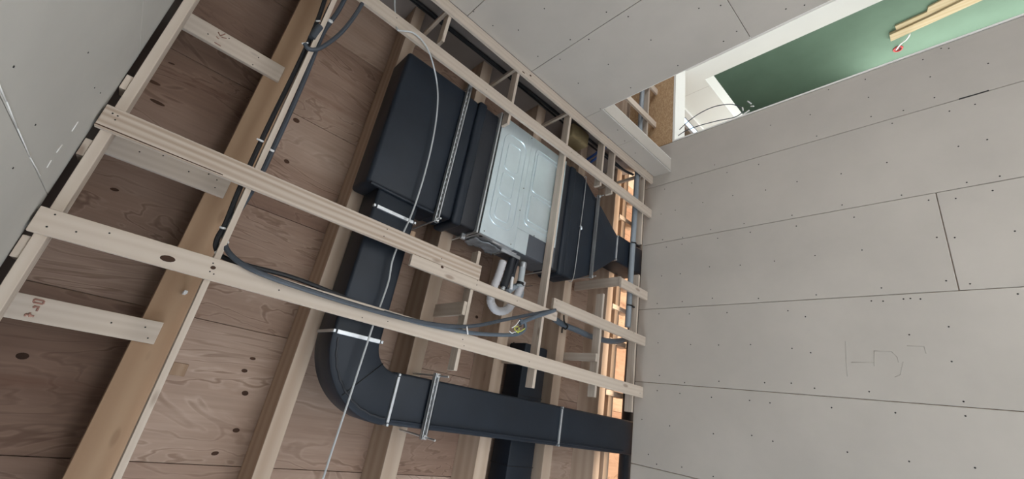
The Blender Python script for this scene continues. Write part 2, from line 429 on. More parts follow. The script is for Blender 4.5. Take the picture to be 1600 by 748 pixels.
# back wall behind the camera
wb = MB().box(X0, XS, YB-BT-mm(70), YB-BT-.0005, FL, ZJ+.1).build('wall_back', BLACK, kind='structure')  # core raised and coloured black to paint the shade behind the ledger
bx = [-1.70, -1.358, -1.045, -.732, -.419, -.1065, .206, .5187, .8314, 1.144, XS]
for a, b in zip(bx, bx[1:]):
    MB().box(a+G*.7, b-G*.7, YB-BT, YB, FL, 1.022, mm(1.5)).build('plasterboard', GYPL, wb)
MB().box(X0, X1, YB-.4, YB-.36, FL, ZD).build('wall_back_outer', BLACK, kind='structure')
pix_screws(cr(0, 0, 2.0, [(42,208),(275,164),(295,274),(313,290),(40,525),(110,390)]), 'Y', YB, 'Y', 0.0016).build('board_screws', SCREW, wb, kind='stuff')
mb = MB()      # plaster rubbed into the joint
for a, b in (((-6,122),(10,158)), ((10,158),(27,200)), ((27,200),(47,245)), ((47,246),(63,274)), ((112,205),(122,190)), ((88,238),(97,226)), ((73,262),(80,250))):
    mb.tube([P(*a, 'Y', YB+.0003), P(*b, 'Y', YB+.0003)], 0.0009, 5, 1)
mb.build('plaster_smear', GYPEDGE, wb, kind='stuff')

# end wall with the window that lights the room (out of frame)
we = MB()
we.box(X0-.1, X0, YB-.4, .1, FL, ZD).box(X0-.1, X0, 1.1, Y1, FL, ZD).box(X0-.1, X0, .1, 1.1, FL, -.2).box(X0-.1, X0, .1, 1.1, .78, ZD)
we.build('wall_end', GYPL, kind='structure')
wn = MB(); 
for y in (.1, .59, 1.075): wn.box(X0-.07, X0-.03, y, y+.025, -.2, .78)
wn.box(X0-.07, X0-.03, .1, 1.1, -.2, -.172).box(X0-.07, X0-.03, .1, 1.1, .752, .78)
wn = wn.build('window_1', WPLAST, kind='structure')
# outer shell of the rooms behind
MB().box(X1, X1+.05, YB-.4, Y1, FL, ZD).build('wall_far_side', WHITE, kind='structure')
MB().box(X0, X1, Y1, Y1+.05, FL, ZD).build('wall_far_front', WHITE, kind='structure')

MB().box(1.330, 1.366, YF+BT+mm(70), Y1, FL, ZD).build('wall_light_shield', WHITE, kind='structure')  # unseen wall added to keep the warm lamp off the partition
# white partition and green wall seen through the doorway
XW = 1.90
wp = MB()
wp.box(XW, XW+.12, YF+.10, 1.862, FL, 1.028).box(XW, XW+.12, 1.862, 2.62, .838, 1.028).box(XW, XW+.12, 2.62, Y1, FL, 1.028)
wp = wp.build('wall_partition', WHITE, kind='structure')
MB().box(XW-mm(.6), XW, 1.921, 1.9225, .84, 1.028).build('board_joint', GYP, wp)
MB().box(XW-.014, XW+.12, YF+.101, Y1, 1.029, 1.062).build('capping', GYPEDGE, wp)
MB().box(XW-mm(2), XW+mm(2), 1.862, 2.62, .836, .8405).build('corner_bead', GYPEDGE, wp)
wg = MB().box(2.55, 2.58, YF+.04, Y1, FL, ZD).build('wall_green', GREEN, kind='structure')

# ================================================================ JOISTS
JY = [(.018, .0935, 'wide orange brown ceiling beam beside the cable bundle with pale boards nailed under it'),
      (.329, .368, 'brown ceiling joist running along the left flank of the black plenum box'), (.644, .692, 'ceiling joist crossing over the horizontal black duct beside its two-rod hanger'),
      (.962, 1.012, 'ceiling joist above the metal air unit and its white drain hose'), (1.272, 1.318, 'ceiling joist above the tapered black outlet duct'),
      (1.570, 1.612, 'ceiling joist next to the plasterboard wall with the warm lit plate')]
for a, b, lab in JY:
    MB().box(X0, X1, a, b, ZJ, ZD, mm(2)).build('ceiling_joist', BEAM if a < .1 else JOIST, label=lab, category='joist', group='ceiling joists')
pl = MB().box(X0, 1.9, 1.640, 1.677, ZJ+mm(3), ZD, mm(2)).build('wall_plate', JOIST, label='timber plate above the front wall catching warm light', category='plate')
for k, xx in enumerate((-.25, .135, .36, .52, .64, .83, .99, 1.12)):
    MB().box(xx, xx+.022, 1.613, 1.76, ZJ-.004, ZJ+.04, mm(1)).build('blocking', PINE['Y'], pl)

# ================================================================ BATTENS (flat, nailed under the cross pieces)
T = mm(22); ZB = 1.0; ZC = ZB + T; HC = .0335
def nails(pts, parent, z, r=.0016):
    mb = MB()
    for x, y in pts: mb.disc(P(x, y, 'Z', z), '-Z', r, 8)
    mb.build('nail_heads', SCREW, parent, kind='stuff')
def knots(parent, L, z):
    for (x, y, ra, rb) in L:
        c = P(x, y, 'Z', z)
        MB().disc(c, '-Z', 1, 12, 0.0004, (ra, rb), random.uniform(-.2, .2)).build('knot', KNOT, parent)
def batten(xa, xb, ya, yb, lab, z=ZB, mat=None):
    return MB().box(xa, xb, ya, yb, z, z+T, mm(1.5)).build('ceiling_batten', mat or PINE['Y'], label=lab, category='batten', group='flat ceiling battens')
bb = batten(.138, .181, YB+.004, 1.638, 'long pale ceiling batten with a dark knot, carrying the sagging grey cables')
knots(bb, [(262, 404, .0065, .013), (333, 418, .004, .005)], ZB)
nails([(86,335),(73,354),(119,362),(171,364),(333,411),(334,428),(328,424),(436,453),(566,496),(606,502),(723,530),(725,540),(827,565),(1000,614)], bb, ZB)
ba = batten(.343, .389, YB+.004, .715, 'ceiling batten with strong wavy grain crossing below the plenum and branch duct', mat=GRAINY)
nails([(176,177),(184,181),(180,187),(605,358),(600,369),(690,404)], ba, ZB)
bs = MB().box(.3455, .3475, YB+.004, .03, ZB-mm(.4), ZB+mm(3)).build('split', KNOT, ba)
b2 = batten(.3115, .3425, .484, 1.071, 'ceiling batten lapped beside the wavy grained batten under the drain hose')
knots(b2, [(691, 417, .004, .0055)], ZB); nails([(746,438),(745,445),(808,470)], b2, ZB)
b3 = batten(.349, .388, 1.045, 1.638, 'ceiling batten between the air unit side and the front wall above the conduit end')
nails([(870,470),(990,520)], b3, ZB)
bc = batten(.963, 1.006, YB+.004, 1.640, 'long ceiling batten running past the top of the plenum and air unit')
nails([(620,28),(760,140),(893,238),(903,243),(1003,322)], bc, ZB)
be = batten(1.1535, 1.1945, YB+.004, 1.640, 'edge batten fixed along the head of the wall with the doorway')
knots(be, [(829,118,.004,.006),(818,113,.003,.008)], ZB)
bst = batten(.551, .591, 1.434, 1.638, 'short batten stub beside the end of the outlet duct')
for k, xx in enumerate((1.499, 1.722)):
    batten(xx, xx+.036, 1.09, 1.66, ['long batten in the ceiling just beyond the doorway head', 'short looking batten in the ceiling beside the strand board'][k])

# cross pieces, on edge
def cross(y, xa, xb, lab, t=.0112, h=HC, z=None):
    z = ZC if z is None else z
    o = MB().box(xa, xb, y, y+t, z+.0002, z+h, mm(1.2)).build('cross_batten', PINE['X'], label=lab, category='batten', group='cross battens on edge')
    return o
cross(.0765, -.75, 1.152, 'narrow batten on edge carrying the cable bundle')
cross(.392, 1.045, 1.19, 'short batten on edge hanging past the first hanger at the doorway wall')
cross(.699, .078, .435, 'batten on edge between the horizontal duct and the air unit side')
cross(.707, .925, 1.19, 'short batten on edge at the corner of plenum and air unit')
cp = cross(1.010, .080, 1.19, 'long batten on edge crossing the silver face of the air unit')
cross(1.245, .948, 1.19, 'short batten on edge next to the blue pipes')
cross(1.326, .948, 1.19, 'short batten on edge beside the blue pipes, closer to the front wall')
cross(1.333, .098, .492, 'batten on edge with a slanted free end below the outlet duct')
cross(1.577, .805, 1.80, 'batten on edge beside the vertical grey pipe above the outlet duct')
cross(1.577, .076, .655, 'batten on edge beside the grey pipe below the outlet duct')
# ledger along the back wall with packers
lg = MB().box(X0, 1.19, -.1635, -.147, ZC, ZC+.04, mm(1.5)).build('ledger_batten', PINE['X'], label='ledger batten along the pale wall with dark gap behind', category='batten')
for xa, xb in ((.287, .320), (.435, .466), (.095, .132), (-.18, -.145), (.75, .79)):
    MB().box(xa, xb, YB+.002, -.1637, ZC+.004, ZC+.04, mm(1)).build('packer', PINE['X'], lg)
# boards nailed under the wide beam
nogs = []
for (xa, xb), lab in (((.702, .750), 'pale board nailed across the wide beam, faint red mark near its middle'),
                      ((.349, .395), 'pale board nailed across the wide beam just behind the wavy grained batten'),
                      ((.006, .051), 'pale board with a smeared red stamp nailed across the wide beam')):
    nogs.append(MB().box(xa, xb, -.168, .055, ZJ-T-.001, ZJ-.001, mm(1.5)).build('nailed_board', PINE['Y'], label=lab, category='board', group='boards under the wide beam'))
def stamp(L, par, z, t=.0016):
    mb = MB()
    for (a, b), (c, d) in L: mb.tube([P(a, b, 'Z', z), P(c, d, 'Z', z)], t, 4, 1)
    mb.build('red_stamp', STAMP, par, kind='stuff')
ZN = ZJ - T - .0012
stamp([((54,467),(69,470)),((54,467),(52,472)),((69,470),(67,475)),((52,472),(67,475)),((53,478),(62,480)),((53,478),(53,481)),((60,480),(57,486)),((40,490),(53,494)),((47,488),(46,495)),((40,490),(39,494))], nogs[2], ZN)
stamp([((341,50),(344,56)),((344,56),(352,53)),((346,58),(354,60)),((338,57),(342,61)),((335,66),(345,72))], nogs[0], ZN, .0013)
nails([(358,60),(325,53),(404,90),(395,101)], nogs[0], ZN); nails([(218,237),(255,243),(295,268),(326,272),(339,281),(336,293)], nogs[1], ZN)
nails([(174,504),(227,511),(231,528)], nogs[2], ZN)

# vertical hangers from joists to the frame
def hanger(x0, y0, lab, y1=None, w=.026, t=.0115, z0=1.012, z1=1.26, axis='Y'):
    if axis == 'Y': b = MB().box(x0, x0+t, y0-w, y0, z0, z1, mm(1.2))
    else: b = MB().box(x0, x0+w, y0-t, y0, z0, z1, mm(1.2))
    return b.build('hanger_batten', PINE['Z'], label=lab, category='hanger', group='vertical hangers')
hanger(.232, .698, 'vertical hanger from joist to the batten between duct and air unit', w=.04, axis='X')
hanger(.224, 1.332, 'vertical hanger beside the batten with slanted end', w=.03, axis='X')
hanger(.560, 1.450, 'vertical hanger behind the short batten stub', w=.04, axis='X')
hanger(.150, 1.009, 'vertical hanger between knotted batten and long cross batten', w=.03, axis='X')
for yy, lab in ((.391, 'first'), (.706, 'second'), (1.009, 'third'), (1.576, 'fourth')):
    hanger(1.165, yy, {'first': 'slim hanger at the doorway wall beside the shortest cross batten', 'second': 'slim hanger at the doorway wall near the plenum corner', 'third': 'slim hanger at the doorway wall by the long cross batten', 'fourth': 'slim hanger at the doorway wall next to the grey pipe'}[lab], w=.014, axis='X', z1=1.278)
# ================================================================ AIR DUCTS
ZU, ZL = 1.163, 1.050
def rbox(x0, x1, y0, y1, z0, z1, b=.009): return MB().box(x0, x1, y0, y1, z0, z1, b, 3)
du = empty('supply_duct', (.3, .45, ZL), label='black insulated duct with plenum box, branch, elbow and run into the front wall', category='duct')
rbox(.503, .968, .322, .560, ZL, ZU, .012).build('plenum_box', RUBBER, du, True)
MB().tube([(.503, .335, ZL+.001), (.500, .45, ZL-.001), (.503, .555, ZL+.001)], .0055, 8).build('glued_seam', RUBBER, du, True)
rbox(.508, .965, .548, .606, ZL+.004, ZU-.004, .012).build('plenum_collar', RUBBER, du, True)
rbox(.500, .972, .604, .640, ZL-.003, ZU-.001, .010).build('plenum_collar', RUBBER, du, True)
rbox(.510, .968, .632, .704, ZL+.006, ZU-.005, .010).build('plenum_collar', RUBBER2, du, True)
rbox(.098, .512, .362, .489, ZL+.003, ZU, .008).build('branch_duct', RUBBER, du, True)
# elbow: quarter ring of rectangular section
mb = MB(); cx, cy, Ro, Ri = .107, .553, .191, .064; bm = mb.bm
prof = []
bv = .008
for (r_, z_) in ((Ri, ZL+.003), (Ro, ZL+.003), (Ro, ZU), (Ri, ZU)):
    sr = 1 if r_ == Ri else -1; sz = 1 if z_ < 1.1 else -1
    q = [(r_+sr*bv, z_), (r_+sr*bv*.3, z_+sz*bv*.3), (r_, z_+sz*bv)]
    if (r_ == Ri and z_ < 1.1) or (r_ == Ro and z_ > 1.1): q = q[::-1]
    prof += q
rings = []
for k in range(25):
    a = math.pi + math.radians(90)*k/24
    # from pointing -Y side (branch) round to -X side (run)
    an = math.radians(270 - 90*k/24)
    rings.append([bm.verts.new(W((cx + r_*math.cos(an), cy + r_*math.sin(an), z_))) for r_, z_ in prof])
n = len(prof)
for A, B in zip(rings, rings[1:]):
    for j in range(n): bm.faces.new((A[j], A[(j+1) % n], B[(j+1) % n], B[j]))
bm.faces.new(rings[0]); bm.faces.new(rings[-1][::-1])
el = mb.build('elbow', RUBBER, du, True)
mb = MB(); an = math.radians(222)
mb.tube([(cx+Ri*1.02*math.cos(an), cy+Ri*1.02*math.sin(an), ZL+.0025), (cx+Ro*.97*math.cos(an), cy+Ro*.97*math.sin(an), ZL+.0025)], .0014, 6, 1)
mb.build('insulation_joint', BLACK, el)
mb = MB()
arc = [(cx+(Ro-.017+.001*math.sin(k*2.1))*math.cos(math.radians(266-3.3*k)), cy+(Ro-.017+.001*math.sin(k*2.1))*math.sin(math.radians(266-3.3*k)), ZL+.003) for k in range(27)]
mb.tube(arc, .0026, 6, 2).build('insulation_seam', RUBBER2, el, True)
rbox(-.082, .045, .545, YF+.035, ZL+.005, ZU, .007).build('wall_run', RUBBER, du, True)
mb = MB().tube([(-.070, .57, ZL+.004), (-.069, 1.0, ZL+.0035), (-.070, 1.6, ZL+.004)], .003, 6).build('insulation_seam', RUBBER, du, True)
# joint clips: galvanised cleats round the duct
def clip_y(x, ya, yb, side=True):     # across a duct running along X
    t = empty_part('joint_clip', (x, (ya+yb)/2, ZL), du)
    MB().box(x-.0048, x+.0048, ya+.008, yb-.006, ZL-.004, ZL+.0035, mm(1.5)).build('cleat', STEEL, t)
    for y in (ya+.001, yb-.001): MB().box(x-.0035, x+.0035, y-.003, y+.003, ZL-.005, ZL+.005, mm(1)).build('corner_key', STEEL, t)
    if side: MB().box(x-.0035, x+.0035, ya-.002, ya+.002, ZL+.006, ZU-.004, mm(.5)).build('cleat', STEEL, t)
def clip_x(y, xa, xb, par):
    t = empty_part('joint_clip', ((xa+xb)/2, y, ZL), par)
    MB().box(xa+.006, xb-.006, y-.0035, y+.0035, ZL-.0022, ZL+.0045, mm(1.5)).build('cleat', STEEL, t)
    for x in (xa+.001, xb-.001): MB().box(x-.003, x+.003, y-.003, y+.003, ZL-.004, ZL+.006, mm(1)).build('corner_key', STEEL, t)
    MB().box(xa-.002, xa+.002, y-.003, y+.003, ZL+.007, ZU-.004, mm(.5)).build('cleat', STEEL, t)
def empty_part(name, loc, par):
    o = bpy.data.objects.new(name, None); col.objects.link(o); o.parent = par
    o.location = W(loc) - par.location; return o
clip_y(.108, .362, .489); clip_y(.446, .362, .489, False)
clip_x(.561, -.082, .041, du); clip_x(1.210, -.080, .043, du)

# outlet duct on the other side of the unit
od = empty('outlet_duct', (.74, 1.3, ZL), label='black insulated duct tapering from the air unit into the front wall', category='duct')
rbox(.507, .975, 1.068, 1.100, ZL+.004, ZU-.004, .008).build('collar', RUBBER2, od, True)
rbox(.500, .980, 1.096, 1.135, ZL-.003, ZU-.001, .012).build('collar', RUBBER, od, True)
rbox(.506, .976, 1.128, 1.192, ZL+.003, ZU-.003, .009).build('collar', RUBBER, od, True)
ul = [(.505, 1.185), (.560, 1.29), (.625, 1.375), (.683, 1.446), (.683, 1.47), (.806, 1.47), (.806, 1.452), (.838, 1.40), (.885, 1.33), (.930, 1.25), (.974, 1.185)]
MB().prism(ul, 'Z', ZL+.003, ZU-.002, .006, 2).build('taper', RUBBER, od, True)
rbox(.682, .812, 1.462, YF+.035, ZL+.002, ZU, .007).build('wall_run', RUBBER, od, True)
clip_x(1.452, .685, .800, od)
# wire tie with a twist round the collar
tw = MB().tube([(.975, 1.196, ZL+.01), (.955, 1.197, ZL-.001), (.73, 1.193, ZL-.002), (.52, 1.187, ZL-.002), (.502, 1.185, ZL+.02)], .0016, 6, 6)
tw = tw.build('tie_wire', STEEL, od, True)
MB().tube([(.738, 1.188, ZL-.004), (.732, 1.194, ZL-.007), (.726, 1.199, ZL-.003)], .0035, 6, 4).build('wire_twist', STEEL, tw, True)
MB().tube([P(985,380,'Z',ZL-.001), P(986,392,'Z',ZL-.001), P(987,402,'Z',ZL-.001)], .0016, 6, 3).build('tape_edge', WIRE, od, True)

# trapeze hangers: slotted channel on two threaded rods
def trapeze(y, xa, xb, lab, w=.0085, drop=.022):
    t = empty('trapeze_hanger', ((xa+xb)/2, y, ZL-.01), label=lab, category='hanger', group='trapeze hangers')
    z1 = ZL-.0032; z0 = z1-.0105
    c = MB()
    c.box(xa, xb, y-w, y-w+.0018, z0, z1); c.box(xa, xb, y+w-.0018, y+w, z0, z1)
    c.box(xa, xb, y-w, y+w, z1-.0016, z1)
    c.box(xa, xb, y-w, y-w*.45, z0, z0+.0014); c.box(xa, xb, y+w*.45, y+w, z0, z0+.0014)
    ch = c.build('channel', STEEL, t)
    nslot = int((xb-xa)/.0185)
    sl = MB()
    for k in range(nslot):
        x = xa + .012 + k*.0185
        if x+.010 < xb: sl.box(x, x+.0105, y-w*.34, y+w*.34, z1-.0024, z1-.0014)
    sl.build('slots', BLACK, ch, kind='stuff')
    for x in (xa+.006, xb-.006):
        r = MB().tube([(x, y, z0-drop), (x, y, ZJ+.02)], .0026, 8, 1).build('threaded_rod', ZINC, t, True)
        MB().tube([(x, y, z0-.005), (x, y, z0)], .0062, 6, 1).build('nut', ZINC, t)
    return t
trapeze(.547, .474, .992, 'slotted steel trapeze hanger under the wide black plenum box')
trapeze(.668, -.104, .063, 'short slotted trapeze hanger under the horizontal black duct', drop=.052)
trapeze(1.282, .543, .923, 'slotted trapeze hanger under the tapered outlet duct', w=.006, drop=.02)

# ================================================================ AIR UNIT
ac = empty('air_conditioning_unit', (.74, .89, ZL), label='silver ducted air conditioning unit with embossed panels hung between joists', category='air conditioner')
UX0, UX1, UY0, UY1 = .511, .979, .712, 1.066
MB().box(UX0+.002, UX1, UY0, UY1, ZL+.003, ZU+.004, mm(2)).build('casing', CASE, ac)
DV = .866
MB().box(UX0, UX1, UY0+.002, DV-.0005, ZL-.001, ZL+.004, mm(1.5)).build('bottom_panel', CASE, ac)
MB().prism([(UX0+.082, DV+.0005), (UX1, DV+.0005), (UX1, UY1), (UX0+.082, UY1)], 'Z', ZL-.0005, ZL+.004, mm(1.2)).build('bottom_panel', CASE, ac)
MB().box(UX0, UX0+.081, DV+.06, UY1, ZL-.0012, ZL+.004, mm(1)).build('access_panel', CASEDK, ac)
MB().box(UX0, UX0+.081, DV+.0005, DV+.0595, ZL-.0006, ZL+.004, mm(1)).build('bottom_panel', CASE, ac)
MB().box(UX0-.006, UX1+.004, UY0-.014, UY0-.008, ZL-.006, ZU, mm(1)).build('connection_flange', STEEL, ac)
MB().box(UX0-.004, UX1+.002, UY0-.006, UY0-.001, ZL-.003, ZU, mm(1)).build('gasket', BLACK, ac)
def bead(x0, x1, y0, y1, r, par, t=.0031, z=ZL-.0010, gap=None):
    pts = []
    for cx_, cy_, a0 in ((x1-r, y1-r, 0), (x0+r, y1-r, 90), (x0+r, y0+r, 180), (x1-r, y0+r, 270)):
        for k in range(6):
            a = math.radians(a0 + 18*k); pts.append((cx_ + r*math.cos(a), cy_ + r*math.sin(a), z))
    pts.append(pts[0])
    if gap: pts = pts[gap[0]:gap[1]]
    mb = MB(); mb.tube(pts, t, 6, 1, caps=False); return mb.build('embossed_bead', CASE, par, True)
bead(.565, .925, .738, .846, .035, ac)
bead(.782, .890, .760, .822, .013, ac, .0024)
bead(.680, .765, .758, .815, .012, ac, .0024)
bead(.588, .665, .758, .820, .012, ac, .0024)
bead(.62, .94, .893, 1.03, .02, ac, .0028)
bead(.76, .925, .905, 1.02, .012, ac, .0024); bead(.64, .745, .905, 1.02, .012, ac, .0024)
for x, y in ((UX0+.012, .73), (UX0+.012, .85), (UX1-.01, .74), (UX1-.01, .86), (.75, .863), (.66, .863), (UX0+.084, .95), (UX0+.084, 1.02)):
    MB().disc((x, y, ZL-.001), '-Z', .0022, 8, .001).build('screw', SCREW, ac)
# connection side (facing the lower ducts)
XF = UX0
MB().box(XF-.0012, XF+.003, UY0+.004, UY0+.16, ZL+.006, ZU-.004, mm(.6)).build('side_panel', STEEL, ac)
MB().box(XF-.0012, XF+.003, UY0+.163, UY1-.003, ZL+.004, ZU-.004, mm(.6)).build('side_panel', CASEDK, ac)
MB().disc((XF-.0014, UY0+.022, ZL+.018), '-X', .007, 14, .0008).build('grommet', BLACK, ac)
mb = MB(); bm = mb.bm        # loose protective film, crumpled
g = []
for i in range(15):
    row = []
    for j in range(8):
        u_, v_ = i/14, j/7
        row.append(bm.verts.new(W((XF-.004-.006*random.random(), UY0+.012+.13*u_ + .004*random.random(), ZL+.03+.075*v_ + .006*math.sin(u_*9)))))
    g.append(row)
for i in range(14):
    for j in range(7): bm.faces.new((g[i][j], g[i+1][j], g[i+1][j+1], g[i][j+1]))
fo = mb.build('protective_film', FOIL, ac, True)
md = fo.modifiers.new('thickness', 'SOLIDIFY'); md.thickness = .0012
MB().box(XF-.0022, XF, UY0+.070, UY0+.106, ZL+.012, ZL+.020).build('label_strip', WPLAST, ac)
MB().box(XF-.0022, XF, UY0+.145, UY0+.19, ZL+.020, ZL+.026, mm(.5)).build('label_strip', WPLAST, ac)
MB().box(XF-.012, XF+.001, UY0+.125, UY0+.215, ZL+.028, ZL+.034, mm(1)).build('bracket', STEEL, ac)
MB().box(XF-.0016, XF+.001, UY1-.07, UY1-.03, ZL+.02, ZL+.05, mm(1)).build('cover_plate', CASEDK, ac)
for y_, x_ in ((UY0-.02, UX0-.012), (UY1-.01, UX0-.012)):
    MB().tube([(x_, y_, ZL+.03), (x_, y_, ZJ+.02)], .0024, 6, 1).build('hanging_rod', ZINC, ac, True)
MB().box(UX0-.02, UX0+.002, UY0-.026, UY0-.012, ZL+.055, ZL+.065, mm(1)).build('hanging_lug', STEEL, ac)

# pipes at the unit
ZP = ZL+.06
hp = lambda L, z: [P(x, y, 'Z', z) for x, y in L]
def ribbed(pts, r, name, mat, par=None, **t):
    mb = MB(); mb.tube(pts, r, 10, 9, True, lambda k, n: r*(1.0 + (.09 if k % 2 else -.03))); return mb.build(name, mat, par, True, **t)
ribbed(hp([(786,408),(779,430),(769,455),(767,472),(776,485),(791,484),(803,470),(812,452),(816,440)], ZP), .0135, 'drain_hose', HOSE, label='pale grey ribbed drain hose looping in a U below the air unit', category='hose')
rp = empty('refrigerant_pipe', hp([(800,404)], ZP)[0], label='black sleeved copper pipe stub at the air unit side', category='pipe')
MB().tube(hp([(800,404),(794,428),(787,448)], ZP-.012), .0145, 12, 4).build('insulation_sleeve', RUBBER2, rp, True)
MB().tube(hp([(788,446),(785,453)], ZP-.012), .007, 10, 1).build('copper_end', STEEL, rp, True)
rp = empty('liquid_pipe', hp([(806,405)], ZP)[0], label='thin white pipe with black sleeve between the two thicker pipes', category='pipe')
MB().tube(hp([(809,404),(804,420),(801,433)], ZP-.005), .0075, 10, 4).build('insulation_sleeve', RUBBER2, rp, True)
MB().tube(hp([(801,430),(798,452)], ZP-.005), .0058, 10, 2).build('white_pipe', WPLAST, rp, True)
rp = empty('drain_stub', hp([(818,411)], ZP)[0], label='light grey plastic drain pipe with clamp and elbow at the air unit', category='pipe')
MB().tube(hp([(818,410),(812,446)], ZP-.016), .0115, 14, 2).build('pipe', PVCL, rp, True)
MB().tube(hp([(817.6,412),(816.6,418)], ZP-.016), .0128, 14, 1).build('hose_clamp', STEEL, rp, True)
MB().tube(hp([(813,441),(812,445)], ZP-.016), .0135, 14, 1).build('black_band', BLACK, rp, True)
MB().tube(hp([(812,444),(822,447),(832,446)], ZP-.018), .0012, 5, 4).build('tie_tail', BLACK, rp, True)
MB().tube(hp([(793,456),(802,449),(811,447),(814,458),(808,475)], ZP+.006), .011, 12, 6).build('elbow', PVC, rp, True)

# ================================================================ CABLES
def cable(name, pts, r, mat, lab, cat='cable', n=8):
    return MB().tube(pts, r, n, 7).build(name, mat, None, True, label=lab, category=cat)
zc = 1.028
c1 = cable('black_cable', hp([(512,-14),(497,30),(478,75),(452,130),(424,187),(398,242),(373,298),(353,348),(340,372),(338,388),(350,402)], zc) + hp([(385,414),(450,431),(505,451),(560,474),(600,485)], 1.008), .0052, CABLEBLK, 'black cable clipped along the narrow batten and turning along the knotted batten')
c1b = cable('black_cable', hp([(531,-14),(514,14),(503,40),(497,60),(488,78)], zc-.01), .0052, CABLEBLK, 'short black cable length entering the grey cable sleeve')
c2 = cable('grey_cable', hp([(545,-14),(528,18),(508,46),(497,70),(478,118),(452,178),(428,230),(404,280),(378,322),(358,348),(351,372)], zc) + hp([(356,392)],1.01) + hp([(378,412)],.995)+hp([(420,432),(490,456),(560,478),(630,497),(690,508),(740,509),(790,499)], .988) + hp([(830,491),(868,484)], 1.0), .0056, CABLEGRY, 'long grey cable sagging along the knotted batten to a free end below the air unit')
c3 = cable('grey_cable', hp([(577,-14),(556,22),(534,50),(512,68),(495,77),(482,76),(476,68)], zc-.02), .0052, CABLEGRY, 'grey cable looping across to the wooden batten clip')
c4 = cable('grey_conduit', hp([(600,488),(660,505),(730,519),(780,523),(808,522),(819,515),(820,505),(812,500)], .992), .0056, CONDUIT, 'grey conduit hooked back on itself with stripped wire ends')
MB().tube(hp([(500,42),(492,52),(487,60)], zc-.014), .0085, 10, 3).build('cable_sleeve', CABLEGRY, None, True, label='grey cable sleeve where the black cables join', category='sleeve')
c5 = cable('grey_conduit', hp([(812,505),(836,495),(866,485)], .992), .0066, CONDUIT, 'straight grey conduit end pointing at the front wall beside long cross batten')
wt = empty('stripped_wires', hp([(808,518)], .99)[0], label='stripped yellow and white wire ends at the hooked conduit', category='wire')
for q, mt in (([(820,513),(814,517),(809,518),(806,515)], YGWIRE), ([(812,500),(806,508),(800,512)], WPLAST), ([(806,518),(800,520),(796,517)], WPLAST), ([(815,509),(809,512),(803,521)], CABLEBLK), ([(810,520),(804,514),(806,510),(811,512),(810,519)], YGWIRE)):
    MB().tube(hp(q, .986), .0014, 6, 5).build('wire_end', mt, wt, True)
def clips(par, L, z, mat=WPLAST):
    for (a, b), (c, d), r in L:
        MB().tube([P(a, b, 'Z', z), P((a+c)/2, (b+d)/2, 'Z', z-.004), P(c, d, 'Z', z)], r, 6, 4).build('cable_clip', mat, par, True)
clips(c1, [((472,68),(481,67),.0022), ((402,217),(411,221),.0024), ((344,355),(352,357),.0024), ((337,395),(345,391),.0036)], zc-.005)
clips(c2, [((345,380),(356,378),.0036), ((514,32),(518,34),.0045), ((494,33),(500,33),.0022), ((421,233),(427,236),.0028)], zc-.006)
clips(c4, [((729,508),(731,522),.0022)], .986)

# grey wire slung across the frame
cable('slung_wire', [P(617,0,'Z',1.05), P(617,14,'Z',1.05)] + [P(620,44,'Z',1.0-.001), P(628,48,'Z',.996), P(645,51,'Z',.994), P(661,65,'Z',.994), P(673,88,'Z',.996)] + hp([(682,125),(684,160),(678,210),(664,270),(645,330),(625,375),(613,408),(607,440),(594,478)], 1.026) + hp([(584,505),(566,560),(545,625),(520,700),(500,762),(470,850)], 1.016) + [P(410,1030,"Z",1.06), P(395,1090,"Z",ZJ)], .0024, WIRE, 'thin grey wire looping from the long batten down across the ducts', 'wire', 7)

# grey pipe beside the front wall
gp = empty('grey_pipe', (.9, 1.535, 1.03), label='straight grey plastic pipe on clips beside the front wall', category='pipe')
zp = 1.036
pa, pb = P(1000, 268, 'Z', zp), P(983, 512, 'Z', zp)
MB().tube([(1.85, 1.552, zp), (pa[0], 1.552, zp), (pb[0], 1.552, zp)], .0125, 14, 1).build('pipe', PVC, gp, True)
for x in (.80, .505):
    MB().tube([(x, 1.536, zp-.002), (x, 1.552, zp-.0155), (x, 1.5655, zp-.006), (x, 1.578, zp-.012)], .0035, 6, 4).build('pipe_clip', BLACK, gp, True)
bp = empty('conduit_bend', P(920, 522, 'Z', 1.09), label='blue grey flexible conduit with black strap crossing to the grey pipe', category='pipe')
MB().tube(hp([(866,498),(880,507),(900,515),(920,524),(942,531),(962,533),(982,529)], 1.085), .0115, 12, 6).build('conduit', CONDUIT, bp, True)
MB().tube(hp([(881,492),(882,503),(887,509),(884,514),(879,512),(878,520)], 1.068), .003, 6, 5).build('strap', BLACK, bp, True)
# black flexible hose and odd bits behind the wall head
MB().tube([(1.3, 1.735, 1.12), (.9, 1.73, 1.125), (.6, 1.735, 1.12), (.35, 1.735, 1.118), (.1, 1.735, 1.12), (-.5, 1.735, 1.12)], .034, 14, 6).build('flexible_hose', RUBBER, None, True, label='black flexible hose lying behind the head of the front wall', category='hose')
# black flat duct between two joists
fd = MB().box(-1.2, .245, 1.105, 1.228, 1.172, 1.262, .006, 2).build('flat_duct', RUBBER, None, True, label='black flat duct lying in the bay between two joists', category='duct')
for x in (.06, -.17):
    MB().box(x-.001, x+.001, 1.1045, 1.2285, 1.1712, 1.2625).build('tape_joint', BLACK, fd)
